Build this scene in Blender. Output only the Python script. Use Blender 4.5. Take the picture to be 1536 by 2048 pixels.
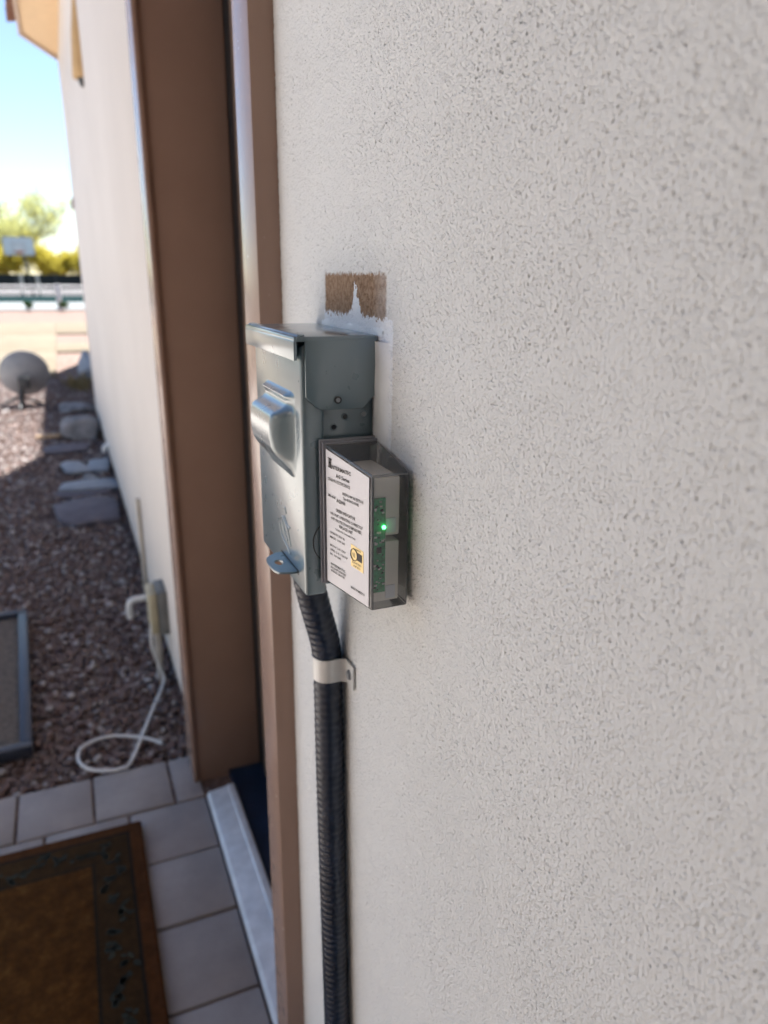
import bpy, bmesh, math, random
import numpy as np
from mathutils import Vector, Matrix
random.seed(7); rng = np.random.default_rng(7)
for o in list(bpy.data.objects): bpy.data.objects.remove(o)
scene = bpy.context.scene
C = scene.collection

# ------------------------------------------------------------------ camera, sky, sun, exposure
EYE = 1.20
YAW, PITCH, ROLL = math.radians(23.31), math.radians(17.76), math.radians(0.62)
fw = Vector((math.sin(YAW)*math.cos(PITCH), math.cos(YAW)*math.cos(PITCH), -math.sin(PITCH)))
rt0 = Vector((math.cos(YAW), -math.sin(YAW), 0)); up0 = rt0.cross(fw)
rt = rt0*math.cos(ROLL) + up0*math.sin(ROLL); up = -rt0*math.sin(ROLL) + up0*math.cos(ROLL)
cd = bpy.data.cameras.new('camera'); cam = bpy.data.objects.new('camera', cd); C.objects.link(cam)
M = Matrix.Identity(4)
for i in range(3): M[i][0], M[i][1], M[i][2] = rt[i], up[i], -fw[i]
M[2][3] = EYE; cam.matrix_world = M
cd.sensor_fit = 'VERTICAL'; cd.sensor_height = 36; cd.sensor_width = 27
cd.lens = 1465/2048*36; cd.clip_start = .01; cd.clip_end = 2000
cd.dof.use_dof = True; cd.dof.focus_distance = .46; cd.dof.aperture_fstop = 6.9
scene.camera = cam

SX, SY = .15, .50                                # towards the sun: (SX, SY, 1)
sund = Vector((SX, SY, 1)).normalized()
elev = math.asin(sund.z); azim = math.atan2(sund.x, sund.y)
w = bpy.data.worlds.new('World'); scene.world = w; w.use_nodes = True
nt = w.node_tree; bg = nt.nodes['Background']
sky = nt.nodes.new('ShaderNodeTexSky'); sky.sky_type = 'NISHITA'; sky.sun_disc = False
sky.sun_elevation = elev; sky.sun_rotation = azim; sky.air_density = .9; sky.dust_density = .1; sky.ozone_density = 1.2
nt.links.new(sky.outputs[0], bg.inputs[0]); bg.inputs[1].default_value = .052
sl = bpy.data.lights.new('sun', 'SUN'); sl.energy = 4.8; sl.angle = math.radians(.53); sl.color = (1, .96, .90)
so = bpy.data.objects.new('sun', sl); C.objects.link(so)
so.rotation_euler = sund.to_track_quat('Z', 'Y').to_euler(); so.location = (2, 4, 12)
vs = scene.view_settings; vs.view_transform = 'Standard'; vs.look = 'None'; vs.gamma = 1; vs.use_curve_mapping = False
vs.exposure = 2.06
scene.render.engine = 'CYCLES'
cy = scene.cycles; cy.use_denoising = True; cy.max_bounces = 7; cy.transparent_max_bounces = 16
cy.adaptive_threshold = .02; cy.sample_clamp_indirect = 8; cy.caustics_refractive = False; cy.caustics_reflective = False
try: cy.denoiser = 'OPENIMAGEDENOISE'; cy.denoising_prefilter = 'ACCURATE'
except Exception: pass

# ------------------------------------------------------------------ node helpers and materials
class N:
    def __init__(s, name):
        s.m = bpy.data.materials.new(name); s.m.use_nodes = True; s.t = s.m.node_tree
        s.b = s.t.nodes['Principled BSDF']; s.out = s.t.nodes['Material Output']
    def n(s, k, **kw):
        x = s.t.nodes.new(k)
        for a, v in kw.items(): setattr(x, a, v)
        return x
    def l(s, a, b): s.t.links.new(a, b)
    def put(s, v, sock):
        if isinstance(v, bpy.types.NodeSocket): s.l(v, sock)
        else: sock.default_value = v
    def math(s, op, a, b=0., c=0.):
        x = s.n('ShaderNodeMath', operation=op)
        for i, v in enumerate((a, b, c)): s.put(v, x.inputs[i])
        return x.outputs[0]
    def step(s, v, e0, e1):
        x = s.n('ShaderNodeMapRange', interpolation_type='SMOOTHSTEP')
        s.put(v, x.inputs[0]); s.put(e0, x.inputs[1]); s.put(e1, x.inputs[2])
        return x.outputs[0]
    def pos(s):
        return s.n('ShaderNodeNewGeometry').outputs['Position']
    def objc(s):
        return s.n('ShaderNodeTexCoord').outputs['Object']
    def noise(s, vec, scale, detail=2., rough=.5, dist=0.):
        x = s.n('ShaderNodeTexNoise'); s.l(vec, x.inputs['Vector'])
        x.inputs['Scale'].default_value = scale; x.inputs['Detail'].default_value = detail
        x.inputs['Roughness'].default_value = rough; x.inputs['Distortion'].default_value = dist
        return x.outputs[0]
    def voro(s, vec, scale, feature='F1'):
        x = s.n('ShaderNodeTexVoronoi', feature=feature); s.l(vec, x.inputs['Vector']); x.inputs['Scale'].default_value = scale
        return x
    def mix(s, f, a, b):
        x = s.n('ShaderNodeMix', data_type='RGBA')
        s.put(f, x.inputs[0]); s.put(a, x.inputs[6]); s.put(b, x.inputs[7])
        return x.outputs[2]
    def ramp(s, f, stops):
        x = s.n('ShaderNodeValToRGB'); s.l(f, x.inputs[0]); e = x.color_ramp.elements
        while len(e) < len(stops): e.new(.5)
        for q, (p, c) in zip(e, stops): q.position = p; q.color = (*c, 1)
        return x.outputs[0]
    def bump(s, h, strength, dist):
        x = s.n('ShaderNodeBump'); s.l(h, x.inputs['Height']); x.inputs['Strength'].default_value = strength; x.inputs['Distance'].default_value = dist
        s.l(x.outputs[0], s.b.inputs['Normal']); return x
def col(c): return (*c, 1)

def plain(name, c, rough=.5, metal=0., var=.15, scale=20., bscale=0., bstr=.2, bdist=.001, spec=.5, coat=0., rvar=0.):
    q = N(name); p = q.objc()
    f = q.noise(p, scale, 4, .6)
    lo = tuple(x*(1-var) for x in c); hi = tuple(min(1, x*(1+var)) for x in c)
    q.l(q.ramp(f, [(.3, lo), (.7, hi)]), q.b.inputs['Base Color'])
    q.b.inputs['Roughness'].default_value = rough; q.b.inputs['Metallic'].default_value = metal
    q.b.inputs['Specular IOR Level'].default_value = spec; q.b.inputs['Coat Weight'].default_value = coat
    q.b.inputs['Coat Roughness'].default_value = .12
    if rvar:
        q.l(q.math('ADD', q.math('MULTIPLY', q.noise(p, scale*2.3, 3), rvar), rough-rvar/2), q.b.inputs['Roughness'])
    if bscale: q.bump(q.noise(p, bscale, 3, .6), bstr, bdist)
    return q.m

WALLX = .2
def stucco():
    q = N('painted_stucco'); p = q.pos()
    sp = q.n('ShaderNodeSeparateXYZ'); q.l(p, sp.inputs[0]); Y, Z = sp.outputs[1], sp.outputs[2]
    # height: sand grains, larger trowel waves, small pits
    v2 = q.voro(p, 680); sc2 = q.n('ShaderNodeSeparateColor'); q.l(v2.outputs['Color'], sc2.inputs[0])
    g1 = q.math('SUBTRACT', 1., q.math('MULTIPLY', q.math('SUBTRACT', 1., q.step(v2.outputs['Distance'], .10, .50)), q.step(sc2.outputs[1], .38, .46))); g2 = q.noise(p, 400, 1, .5); g3 = q.noise(p, 26, 1)
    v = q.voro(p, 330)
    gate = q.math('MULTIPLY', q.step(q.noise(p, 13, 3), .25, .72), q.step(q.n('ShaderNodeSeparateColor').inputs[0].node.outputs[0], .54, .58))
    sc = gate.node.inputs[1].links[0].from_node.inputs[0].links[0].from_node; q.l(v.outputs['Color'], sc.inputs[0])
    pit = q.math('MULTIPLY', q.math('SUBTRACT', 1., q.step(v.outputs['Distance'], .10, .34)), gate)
    amp = q.math('ADD', q.math('MULTIPLY', q.step(q.noise(p, 15, 3, .6), .30, .70), .14), .33)
    h = q.math('ADD', q.math('MULTIPLY', q.math('SUBTRACT', g1, .85), amp), q.math('ADD', q.math('MULTIPLY', q.math('SUBTRACT', g2, .5), q.math('MULTIPLY', amp, 1.8)), q.math('MULTIPLY', q.math('SUBTRACT', g3, .5), .6)))
    h = q.math('SUBTRACT', h, q.math('MULTIPLY', pit, 1.0))
    # colours: cream paint, shade and dirt painted dark into the pits, a bare brown patch and brushed white primer above the box
    big = q.noise(p, 3.2, 4, .6); fine = q.noise(p, 60, 2)
    base = q.ramp(big, [(.3, (.705, .705, .69)), (.7, (.765, .765, .75))])
    base = q.mix(q.math('MULTIPLY', fine, .18), base, col((.68, .675, .66)))
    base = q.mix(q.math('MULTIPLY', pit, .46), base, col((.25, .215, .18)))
    jag = q.math('MULTIPLY', q.math('SUBTRACT', q.noise(p, 160, 3, .7), .5), .010)
    jag2 = q.math('MULTIPLY', q.math('SUBTRACT', q.noise(p, 420, 2, .7), .5), .007)
    j = q.math('ADD', jag, jag2)
    Yj = q.math('ADD', Y, q.math('MULTIPLY', j, .5)); Zj = q.math('ADD', Z, q.math('MULTIPLY', j, .7))
    def band(val, a, b, s): return q.math('MULTIPLY', q.step(val, a-s, a+s), q.math('SUBTRACT', 1., q.step(val, b-s, b+s)))
    brown = q.math('MULTIPLY', band(Yj, .465, .590, .0022), band(Zj, 1.150, 1.2025, .0016))
    brown = q.math('MULTIPLY', brown, q.math('SUBTRACT', 1., q.math('MULTIPLY', q.math('MULTIPLY', q.step(Y, .492, .468), .55), fine)))
    bc = q.mix(q.step(q.noise(p, 240, 2), .35, .65), col((.25, .15, .085)), col((.37, .245, .155)))
    c1 = q.mix(brown, base, bc)
    # white primer: top edge with a spike
    dY = q.math('ABSOLUTE', q.math('SUBTRACT', q.math('ADD', Yj, q.math('MULTIPLY', q.math('SUBTRACT', q.noise(p, 70, 2), .5), .016)), .522))
    spike = q.math('MULTIPLY', q.math('POWER', q.math('MAXIMUM', q.math('SUBTRACT', 1., q.math('DIVIDE', dY, .019)), 0.), 2.2), .025)
    top = q.math('ADD', q.math('ADD', 1.1735, spike), q.math('MULTIPLY', j, .9))
    wt = q.math('MULTIPLY', q.math('SUBTRACT', 1., q.step(q.math('SUBTRACT', Z, top), -.0012, .0012)), band(q.math('ADD', Y, q.math('MULTIPLY', j, .35)), .4535, .593, .0012))
    wt = q.math('MULTIPLY', wt, q.step(Zj, 1.062, 1.070))
    wt = q.math('MULTIPLY', wt, q.step(q.math('ADD', q.noise(p, 330, 1), q.math('MULTIPLY', q.math('SUBTRACT', top, Z), 40.)), .36, .5))
    c2 = q.mix(wt, c1, col((.90, .93, .97)))
    q.l(c2, q.b.inputs['Base Color']); q.b.inputs['Roughness'].default_value = .82; q.b.inputs['Specular IOR Level'].default_value = .3
    d = q.n('ShaderNodeDisplacement'); q.l(h, d.inputs['Height']); d.inputs['Midlevel'].default_value = .25; d.inputs['Scale'].default_value = .0014
    q.l(d.outputs[0], q.out.inputs['Displacement']); q.m.displacement_method = 'BOTH'
    return q.m
def stucco_far():
    q = N('far_stucco'); p = q.pos()
    q.l(q.ramp(q.noise(p, 1.5, 4, .6), [(.3, (.66, .61, .56)), (.7, (.72, .67, .62))]), q.b.inputs['Base Color'])
    q.b.inputs['Roughness'].default_value = .85; q.bump(q.noise(p, 180, 3, .6), .4, .002); return q.m
def trim_paint():
    q = N('brown_trim_paint'); p = q.objc()
    q.l(q.ramp(q.noise(p, 9, 4, .6), [(.3, (.335, .225, .178)), (.7, (.365, .250, .198))]), q.b.inputs['Base Color'])
    q.l(q.math('ADD', q.math('MULTIPLY', q.noise(p, 70, 3), .14), .17), q.b.inputs['Roughness'])
    mp = q.n('ShaderNodeMapping'); q.l(p, mp.inputs[0]); mp.inputs['Scale'].default_value = (300, 300, 22)
    q.bump(q.noise(mp.outputs[0], 1, 3, .6), .25, .0005); return q.m
def gravel_stone():
    q = N('gravel_stone'); r = q.n('ShaderNodeNewGeometry').outputs['Random Per Island']; p = q.objc()
    c = q.ramp(r, [(0, (.12, .085, .08)), (.3, (.19, .125, .11)), (.55, (.16, .132, .125)), (.75, (.25, .165, .14)), (.88, (.34, .31, .30)), (1, (.58, .56, .55))])
    q.l(q.mix(q.math('MULTIPLY', q.noise(p, 160, 3), .5), c, col((.12, .09, .085))), q.b.inputs['Base Color'])
    q.b.inputs['Roughness'].default_value = .9; q.bump(q.noise(p, 300, 3), .3, .001); return q.m
def ground_mat():
    q = N('gravel_ground'); p = q.pos()
    v = q.voro(p, 42); sc = q.n('ShaderNodeSeparateColor'); q.l(v.outputs['Color'], sc.inputs[0])
    c = q.ramp(sc.outputs[0], [(0, (.13, .09, .08)), (.4, (.19, .132, .115)), (.7, (.23, .165, .14)), (1, (.32, .27, .25))])
    c = q.mix(q.math('MULTIPLY', q.noise(p, .6, 4), .5), c, col((.165, .122, .10)))
    q.l(c, q.b.inputs['Base Color']); q.b.inputs['Roughness'].default_value = 1.; q.b.inputs['Specular IOR Level'].default_value = .05
    q.bump(v.outputs['Distance'], .6, .012); return q.m
def concrete(name, c, sc=6.):
    q = N(name); p = q.pos()
    a = q.ramp(q.noise(p, sc, 6, .65), [(.25, tuple(x*.72 for x in c)), (.75, tuple(min(1, x*1.18) for x in c))])
    oi = q.n('ShaderNodeObjectInfo')
    a = q.mix(q.math('MULTIPLY', oi.outputs['Random'], .25), a, col((c[0]*.8, c[1]*.76, c[2]*.78)))
    spk = q.step(q.noise(p, 420, 2), .66, .72)
    a = q.mix(q.math('MULTIPLY', spk, .25), a, col((.7, .68, .66)))
    q.l(a, q.b.inputs['Base Color']); q.b.inputs['Roughness'].default_value = .85; q.b.inputs['Specular IOR Level'].default_value = .12
    q.bump(q.noise(p, 260, 4, .7), .35, .0015); return q.m
def metal_paint():
    q = N('grey_enamel_steel'); p = q.objc()
    q.l(q.ramp(q.noise(p, 14, 4), [(.3, (.108, .172, .205)), (.7, (.122, .190, .222))]), q.b.inputs['Base Color'])
    q.l(q.math('ADD', q.math('MULTIPLY', q.noise(p, 60, 3), .04), .26), q.b.inputs['Roughness'])
    q.b.inputs['Metallic'].default_value = .0; q.b.inputs['Specular IOR Level'].default_value = 1.0; q.b.inputs['Coat Weight'].default_value = .7; q.b.inputs['Coat IOR'].default_value = 1.7; q.b.inputs['Coat Roughness'].default_value = .17
    q.bump(q.noise(p, 90, 2), .015, .0006); return q.m
def clear_plastic(name, fac, tint, rough=.04, opac=0., opc=(.3, .33, .36)):
    q = N(name); t = q.t
    tr = q.n('ShaderNodeBsdfTransparent'); tr.inputs[0].default_value = col(tint)
    gl = q.n('ShaderNodeBsdfGlossy'); gl.inputs['Roughness'].default_value = rough
    fr = q.n('ShaderNodeFresnel'); fr.inputs[0].default_value = 1.5
    scr = q.noise(q.objc(), 130, 4, .7); q.l(q.math('ADD', q.math('MULTIPLY', scr, .12), rough), gl.inputs['Roughness'])
    mx = q.n('ShaderNodeMixShader'); q.l(q.math('MINIMUM', q.math('MULTIPLY', fr.outputs[0], fac), 1.), mx.inputs[0])
    df = q.n('ShaderNodeBsdfDiffuse'); df.inputs[0].default_value = col(opc)
    m0 = q.n('ShaderNodeMixShader'); m0.inputs[0].default_value = opac; q.l(tr.outputs[0], m0.inputs[1]); q.l(df.outputs[0], m0.inputs[2])
    q.l(m0.outputs[0], mx.inputs[1]); q.l(gl.outputs[0], mx.inputs[2]); q.l(mx.outputs[0], q.out.inputs[0])
    return q.m
def leaf_mat(name, c, trans=.45):
    q = N(name); g = q.n('ShaderNodeNewGeometry')
    a = q.ramp(g.outputs['Random Per Island'], [(0, tuple(x*.6 for x in c)), (1, tuple(min(1, x*1.4) for x in c))])
    d = q.n('ShaderNodeBsdfDiffuse'); t = q.n('ShaderNodeBsdfTranslucent'); q.l(a, d.inputs[0]); q.l(a, t.inputs[0])
    m = q.n('ShaderNodeMixShader'); m.inputs[0].default_value = trans; q.l(d.outputs[0], m.inputs[1]); q.l(t.outputs[0], m.inputs[2])
    q.l(m.outputs[0], q.out.inputs[0]); return q.m
def emit(name, c, s):
    q = N(name); q.b.inputs['Base Color'].default_value = col(c); q.b.inputs['Emission Color'].default_value = col(c); q.b.inputs['Emission Strength'].default_value = s; return q.m
def mat_coir():
    q = N('coir_mat'); p = q.objc(); sp = q.n('ShaderNodeSeparateXYZ'); q.l(p, sp.inputs[0])
    ex = q.math('SUBTRACT', .23, q.math('ABSOLUTE', sp.outputs[0])); ey = q.math('SUBTRACT', .385, q.math('ABSOLUTE', sp.outputs[1]))
    e = q.math('ADD', q.math('MINIMUM', ex, ey), q.math('MULTIPLY', q.math('SUBTRACT', q.noise(p, 240, 2), .5), .004))
    nz = q.noise(p, 38, 5, .7); fi = q.noise(p, 520, 2, .7)
    rust = q.ramp(nz, [(.3, (.052, .019, .004)), (.55, (.10, .042, .009)), (.75, (.18, .082, .021))])
    edge = q.ramp(nz, [(.3, (.062, .024, .008)), (.7, (.115, .046, .015))])
    bandc = q.ramp(nz, [(.3, (.030, .018, .008)), (.7, (.070, .038, .014))])
    c = q.mix(q.step(e, .026, .029), edge, col((.020, .018, .015)))
    c = q.mix(q.step(e, .0325, .0355), c, bandc)
    c = q.mix(q.step(e, .100, .103), c, col((.022, .019, .014)))
    c = q.mix(q.step(e, .106, .109), c, rust)
    c = q.mix(q.math('MULTIPLY', q.step(fi, .5, .75), .5), c, col((.13, .06, .022)))
    q.l(c, q.b.inputs['Base Color']); q.b.inputs['Roughness'].default_value = 1.; q.b.inputs['Specular IOR Level'].default_value = .1
    q.bump(fi, .9, .004); return q.m

MT = dict(
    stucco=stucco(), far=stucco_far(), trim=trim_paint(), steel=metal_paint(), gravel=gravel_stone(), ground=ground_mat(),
    paver=concrete('concrete_paver', (.35, .33, .32)), bounce_patio=concrete('pale_bounce_concrete', (.52, .49, .45), 2.), path=concrete('concrete_path', (.175, .145, .105), 2.),
    caulk=plain('white_caulk', (.90, .93, .97), .45, var=.03, scale=60, bscale=220, bstr=.3),
    beadw=plain('cream_caulk', (.66, .63, .60), .6, var=.06, bscale=120),
    black=plain('black_rubber', (.006, .006, .007), .7), door=plain('brown_door', (.20, .135, .095), .42, var=.06, bscale=60, bstr=.1),
    alu=plain('mill_aluminium', (.66, .68, .70), .38, metal=.1, var=.14, scale=30, bscale=150, bstr=.15, rvar=.2),
    navy=plain('dark_sill', (.010, .026, .060), .35, var=.3),
    soffit=plain('soffit_paint', (.74, .55, .35), .8, var=.05), fascia=plain('fascia_paint', (.55, .44, .36), .7, var=.08),
    tile=plain('clay_tile', (.20, .10, .065), .8, var=.3, scale=8, bscale=60),
    conduit=plain('navy_conduit', (.006, .014, .034), .34, var=.25), strap=plain('zinc_strap', (.60, .60, .59), .45, metal=.35, var=.1),
    screw=plain('steel_screw', (.30, .32, .34), .35, metal=.7), darkhole=plain('dark_recess', (.03, .035, .04), .6),
    label=plain('label_paper', (.78, .75, .77), .32, var=.02), ink=plain('label_ink', (.035, .026, .022), .6), gold=plain('gold_foil', (.74, .56, .25), .35, metal=.35, var=.1),
    shell=clear_plastic('clear_polycarbonate', 1.0, (.98, .985, .99), opac=.055, opc=(.85, .88, .9)),
    edge=clear_plastic('polycarbonate_edge', 1.6, (.6, .63, .66), opac=.5, opc=(.24, .26, .28)),
    flange=clear_plastic('polycarbonate_flange', 1.6, (.45, .47, .5), opac=.80, opc=(.33, .33, .37)),
    pcb=plain('green_circuit_board', (.04, .34, .155), .4, var=.5, scale=320), potting=plain('cream_potting', (.86, .84, .78), .5, var=.05),
    chip=plain('black_chip', (.03, .03, .03), .4), solder=plain('solder_bright', (.55, .57, .55), .3, metal=.6, var=.3, scale=300),
    tag=plain('white_tag', (.80, .82, .86), .5, var=.03), led=emit('green_led', (.08, 1., .25), 2.4),
    coir=mat_coir(), leafink=plain('leaf_print', (.024, .026, .016), .95, var=.4, scale=90),
    rim=plain('dark_rubber_rim', (.035, .042, .062), .45, var=.15), carpet=plain('brown_carpet', (.13, .105, .085), 1., var=.35, scale=60, bscale=400, bstr=.6, bdist=.003),
    rock=plain('grey_rock', (.24, .235, .24), .85, var=.35, scale=12, bscale=40, bstr=.5, bdist=.01), slab=plain('lilac_flagstone', (.125, .112, .13), .85, var=.2, scale=14, bscale=50, bstr=.4, bdist=.006),
    pale=plain('pale_flagstone', (.27, .29, .32), .7, var=.15, scale=12, bscale=60), stick=plain('dry_wood', (.45, .32, .2), .9),
    white=plain('white_plastic', (.72, .72, .70), .4, var=.04), beige=plain('beige_plastic', (.42, .37, .25), .5, var=.15), greyp=plain('dark_grey_box', (.16, .165, .16), .6),
    cream=plain('cream_pipe', (.55, .50, .43), .55, var=.08), tan=plain('tan_ceramic', (.55, .36, .17), .7, var=.1),
    dish=plain('grey_dish_paint', (.26, .27, .29), .5, var=.08), dmetal=plain('dark_steel', (.05, .055, .06), .5),
    bag=plain('blue_grey_plastic', (.26, .29, .34), .45, var=.25, bscale=30, bstr=.6, bdist=.01), straw=plain('dry_straw', (.22, .17, .08), .9, var=.3),
    wpost=plain('white_rail_paint', (.62, .63, .63), .5), curbm=plain('white_block', (.19, .205, .21), .9, spec=.1), court=plain('teal_court', (.012, .026, .028), 1., spec=0.), asphalt=plain('grey_court_edge', (.10, .10, .105), 1., spec=0.),
    screen=plain('dark_windscreen', (.012, .016, .016), .9), board=plain('white_backboard', (.72, .76, .76), .3), orange=plain('orange_steel', (.5, .14, .04), .5),
    bark=plain('grey_bark', (.10, .085, .06), .9), leaf=leaf_mat('palo_verde_leaf', (.46, .48, .20), .6), yellow=leaf_mat('yellow_blossom', (.46, .40, .07), .5), green=leaf_mat('green_leaf', (.05, .085, .025), .3),
)

# ------------------------------------------------------------------ mesh helpers
class MB:
    def __init__(s): s.v = []; s.f = []
    def add(s, vs, fs):
        k = len(s.v); s.v += [tuple(x) for x in vs]; s.f += [tuple(i+k for i in f) for f in fs]; return s
    def box(s, x0, x1, y0, y1, z0, z1):
        return s.add([(x0,y0,z0),(x1,y0,z0),(x1,y1,z0),(x0,y1,z0),(x0,y0,z1),(x1,y0,z1),(x1,y1,z1),(x0,y1,z1)],
                     [(0,3,2,1),(4,5,6,7),(0,1,5,4),(1,2,6,5),(2,3,7,6),(3,0,4,7)])
    def prism(s, pts, d0, d1):
        """pts: list of 3d points (planar loop); swept from +d0 to +d1"""
        n = len(pts); a = [Vector(p)+Vector(d0) for p in pts]; b = [Vector(p)+Vector(d1) for p in pts]
        return s.add(a+b, [tuple(range(n))[::-1], tuple(range(n, 2*n))]+[(i, (i+1)%n, n+(i+1)%n, n+i) for i in range(n)])
    def tube(s, path, r, seg=10, rfun=None, cap=True):
        path = [Vector(p) for p in path]; n = len(path); rings = []
        t = (path[1]-path[0]).normalized(); ref = Vector((0,0,1)) if abs(t.z) < .9 else Vector((1,0,0))
        u = t.cross(ref).normalized()
        for i, p in enumerate(path):
            t = (path[min(i+1,n-1)]-path[max(i-1,0)]).normalized(); u = (u-t*u.dot(t)).normalized(); q = t.cross(u)
            rr = rfun(i) if rfun else r
            rings.append([p+(u*math.cos(2*math.pi*k/seg)+q*math.sin(2*math.pi*k/seg))*rr for k in range(seg)])
        vs = [v for R in rings for v in R]; fs = []
        for i in range(n-1):
            for k in range(seg):
                a, b = i*seg+k, i*seg+(k+1)%seg; fs.append((a, b, b+seg, a+seg))
        if cap: fs += [tuple(range(seg))[::-1], tuple(range((n-1)*seg, n*seg))]
        return s.add(vs, fs)
    def disc(s, c, ax, r, h, seg=20, r2=None):
        c = Vector(c); ax = Vector(ax).normalized()
        return s.tube([c, c+ax*h], r, seg, rfun=(lambda i: r if i == 0 else (r2 or r)))
    def build(s, name, mat, parent=None, bevel=0., seg=2, smooth=False, bmat=None, angle=None):
        me = bpy.data.meshes.new(name); me.from_pydata(s.v, [], s.f)
        bm = bmesh.new(); bm.from_mesh(me); bmesh.ops.recalc_face_normals(bm, faces=bm.faces)
        me.materials.append(MT[mat])
        if bmat: me.materials.append(MT[bmat])
        if bevel: bmesh.ops.bevel(bm, geom=list(bm.edges), offset=bevel, segments=seg, affect='EDGES', profile=.5, material=(1 if bmat else -1), clamp_overlap=True)
        bm.to_mesh(me); bm.free()
        if smooth or bevel:
            for p in me.polygons: p.use_smooth = True
            if not smooth or angle: me.set_sharp_from_angle(angle=math.radians(angle or 40))
        return link(name, me, parent)
def link(name, me, parent=None):
    o = bpy.data.objects.new(name, me); C.objects.link(o)
    if parent is not None:
        o.parent = parent; o.matrix_parent_inverse = parent.matrix_basis.inverted()
    return o
def tag(o, label=None, cat=None, group=None, kind=None):
    for k, v in dict(label=label, category=cat, group=group, kind=kind).items():
        if v: o[k] = v
    return o
def thing(name, loc, label, cat, group=None):
    o = bpy.data.objects.new(name, None); C.objects.link(o); o.location = loc; o.empty_display_size = .05
    return tag(o, label, cat, group)
def curve_pts(pts, n=12):
    P = [Vector(p) for p in pts]; out = []
    for i in range(len(P)-1):
        p0, p1, p2, p3 = P[max(i-1,0)], P[i], P[i+1], P[min(i+2,len(P)-1)]
        for k in range(n):
            t = k/n
            out.append(.5*((2*p1)+(p2-p0)*t+(2*p0-5*p1+4*p2-p3)*t*t+(3*p1-p0-3*p2+p3)*t**3))
    return out+[P[-1]]
def np_mesh(name, verts, faces, mat, parent=None, smooth=True):
    me = bpy.data.meshes.new(name); k = faces.shape[1]
    me.vertices.add(len(verts)); me.vertices.foreach_set('co', np.asarray(verts, np.float32).ravel())
    me.loops.add(faces.size); me.loops.foreach_set('vertex_index', faces.astype(np.int32).ravel())
    me.polygons.add(len(faces)); me.polygons.foreach_set('loop_start', np.arange(0, faces.size, k, dtype=np.int32))
    me.polygons.foreach_set('loop_total', np.full(len(faces), k, np.int32))
    if smooth: me.polygons.foreach_set('use_smooth', np.ones(len(faces), bool))
    me.update(); me.validate(); me.materials.append(MT[mat]); return link(name, me, parent)

# ------------------------------------------------------------------ ground, paving, path
ground = MB().add([(-500,-300,-.022),(500,-300,-.022),(500,900,-.022),(-500,900,-.022)], [(0,1,2,3)]).build('ground', 'ground')
tag(ground, kind='structure')
def ico():
    bm = bmesh.new(); bmesh.ops.create_icosphere(bm, subdivisions=1, radius=1)
    v = np.array([x.co[:] for x in bm.verts]); f = np.array([[q.index for q in p.verts] for p in bm.faces]); bm.free(); return v, f
iv, jf = ico()
def gravel(name, spec):
    V, F = [], []; off = 0
    for (x0, x1, y0, y1, dens, s0, s1) in spec:
        n = int((x1-x0)*(y1-y0)*dens)
        c = np.stack([rng.uniform(x0, x1, n), rng.uniform(y0, y1, n), rng.uniform(-.020, -.006, n)], 1)
        s = rng.uniform(s0, s1, n)[:, None]*rng.uniform(.6, 1.25, (n, 3)); s[:, 2] *= .75
        th = rng.uniform(0, 6.283, n); tl = rng.uniform(-.5, .5, n)
        v = iv[None]*(1+rng.uniform(-.28, .28, (n, len(iv), 1)))*s[:, None, :]
        ct, st = np.cos(th)[:, None], np.sin(th)[:, None]; cl, sn = np.cos(tl)[:, None], np.sin(tl)[:, None]
        x, y, z = v[..., 0]*cl-v[..., 2]*sn, v[..., 1], v[..., 0]*sn+v[..., 2]*cl
        v = np.stack([x*ct-y*st, x*st+y*ct, z], -1)+c[:, None, :]
        V.append(v.reshape(-1, 3)); F.append((jf[None]+(np.arange(n)*len(iv))[:, None, None]).reshape(-1, 3)+off); off += n*len(iv)
    o = np_mesh(name, np.concatenate(V), np.concatenate(F), 'gravel', smooth=False)
    return tag(o, 'loose pink brown gravel strip along the foot of the wall', 'gravel', kind='stuff')
gravel('gravel', [(-.75, .24, 1.715, 3.4, 4200, .007, .014), (-1.1, .24, 3.4, 6.2, 2600, .009, .016), (-1.4, .3, 6.2, 9.8, 1400, .010, .018)])

paving = tag(bpy.data.objects.new('paving', None), kind='structure'); C.objects.link(paving)
pav = {}
def paver(x0, x1, y0, y1):
    key = (round(x1-x0, 3), round(y1-y0, 3)); g = .0032
    if key not in pav:
        a, b = key[0]/2-g, key[1]/2-g
        o = MB().box(-a, a, -b, b, -.05, 0).build('paver', 'paver', paving, bevel=.004, seg=2); pav[key] = o.data
    else: o = link('paver', pav[key], paving)
    o.location = ((x0+x1)/2, (y0+y1)/2, rng.uniform(-.0025, .0005)); o.rotation_euler = (rng.uniform(-.004, .004), rng.uniform(-.004, .004), rng.uniform(-.004, .004))
xs = [.198, .018, -.162, -.342, -.522, -.702]; ys = [1.530, 1.352, 1.174, .990, .810, .630, .450, .270, .090, -.090, -.27, -.45]
for i in range(len(xs)-1):
    for k in range(len(ys)-1): paver(xs[i+1], xs[i], ys[k+1], ys[k])
xa = [.198, .126, -.055, -.222, -.402, -.582, -.762]
for i in range(len(xa)-1): paver(xa[i+1], xa[i], 1.530, 1.705)
tag(MB().box(-.71, .36, -.46, 1.703, -.055, -.010).build('paving_sand', 'ground'), kind='structure')
tag(MB().box(-7, -.95, .5, 8.4, -.1, .010).build('bounce_patio', 'bounce_patio'), kind='structure')  # unseen pale slab, added to bounce sunlight and reflect in the steel box
path = tag(bpy.data.objects.new('path', None), kind='structure'); C.objects.link(path)
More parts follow.
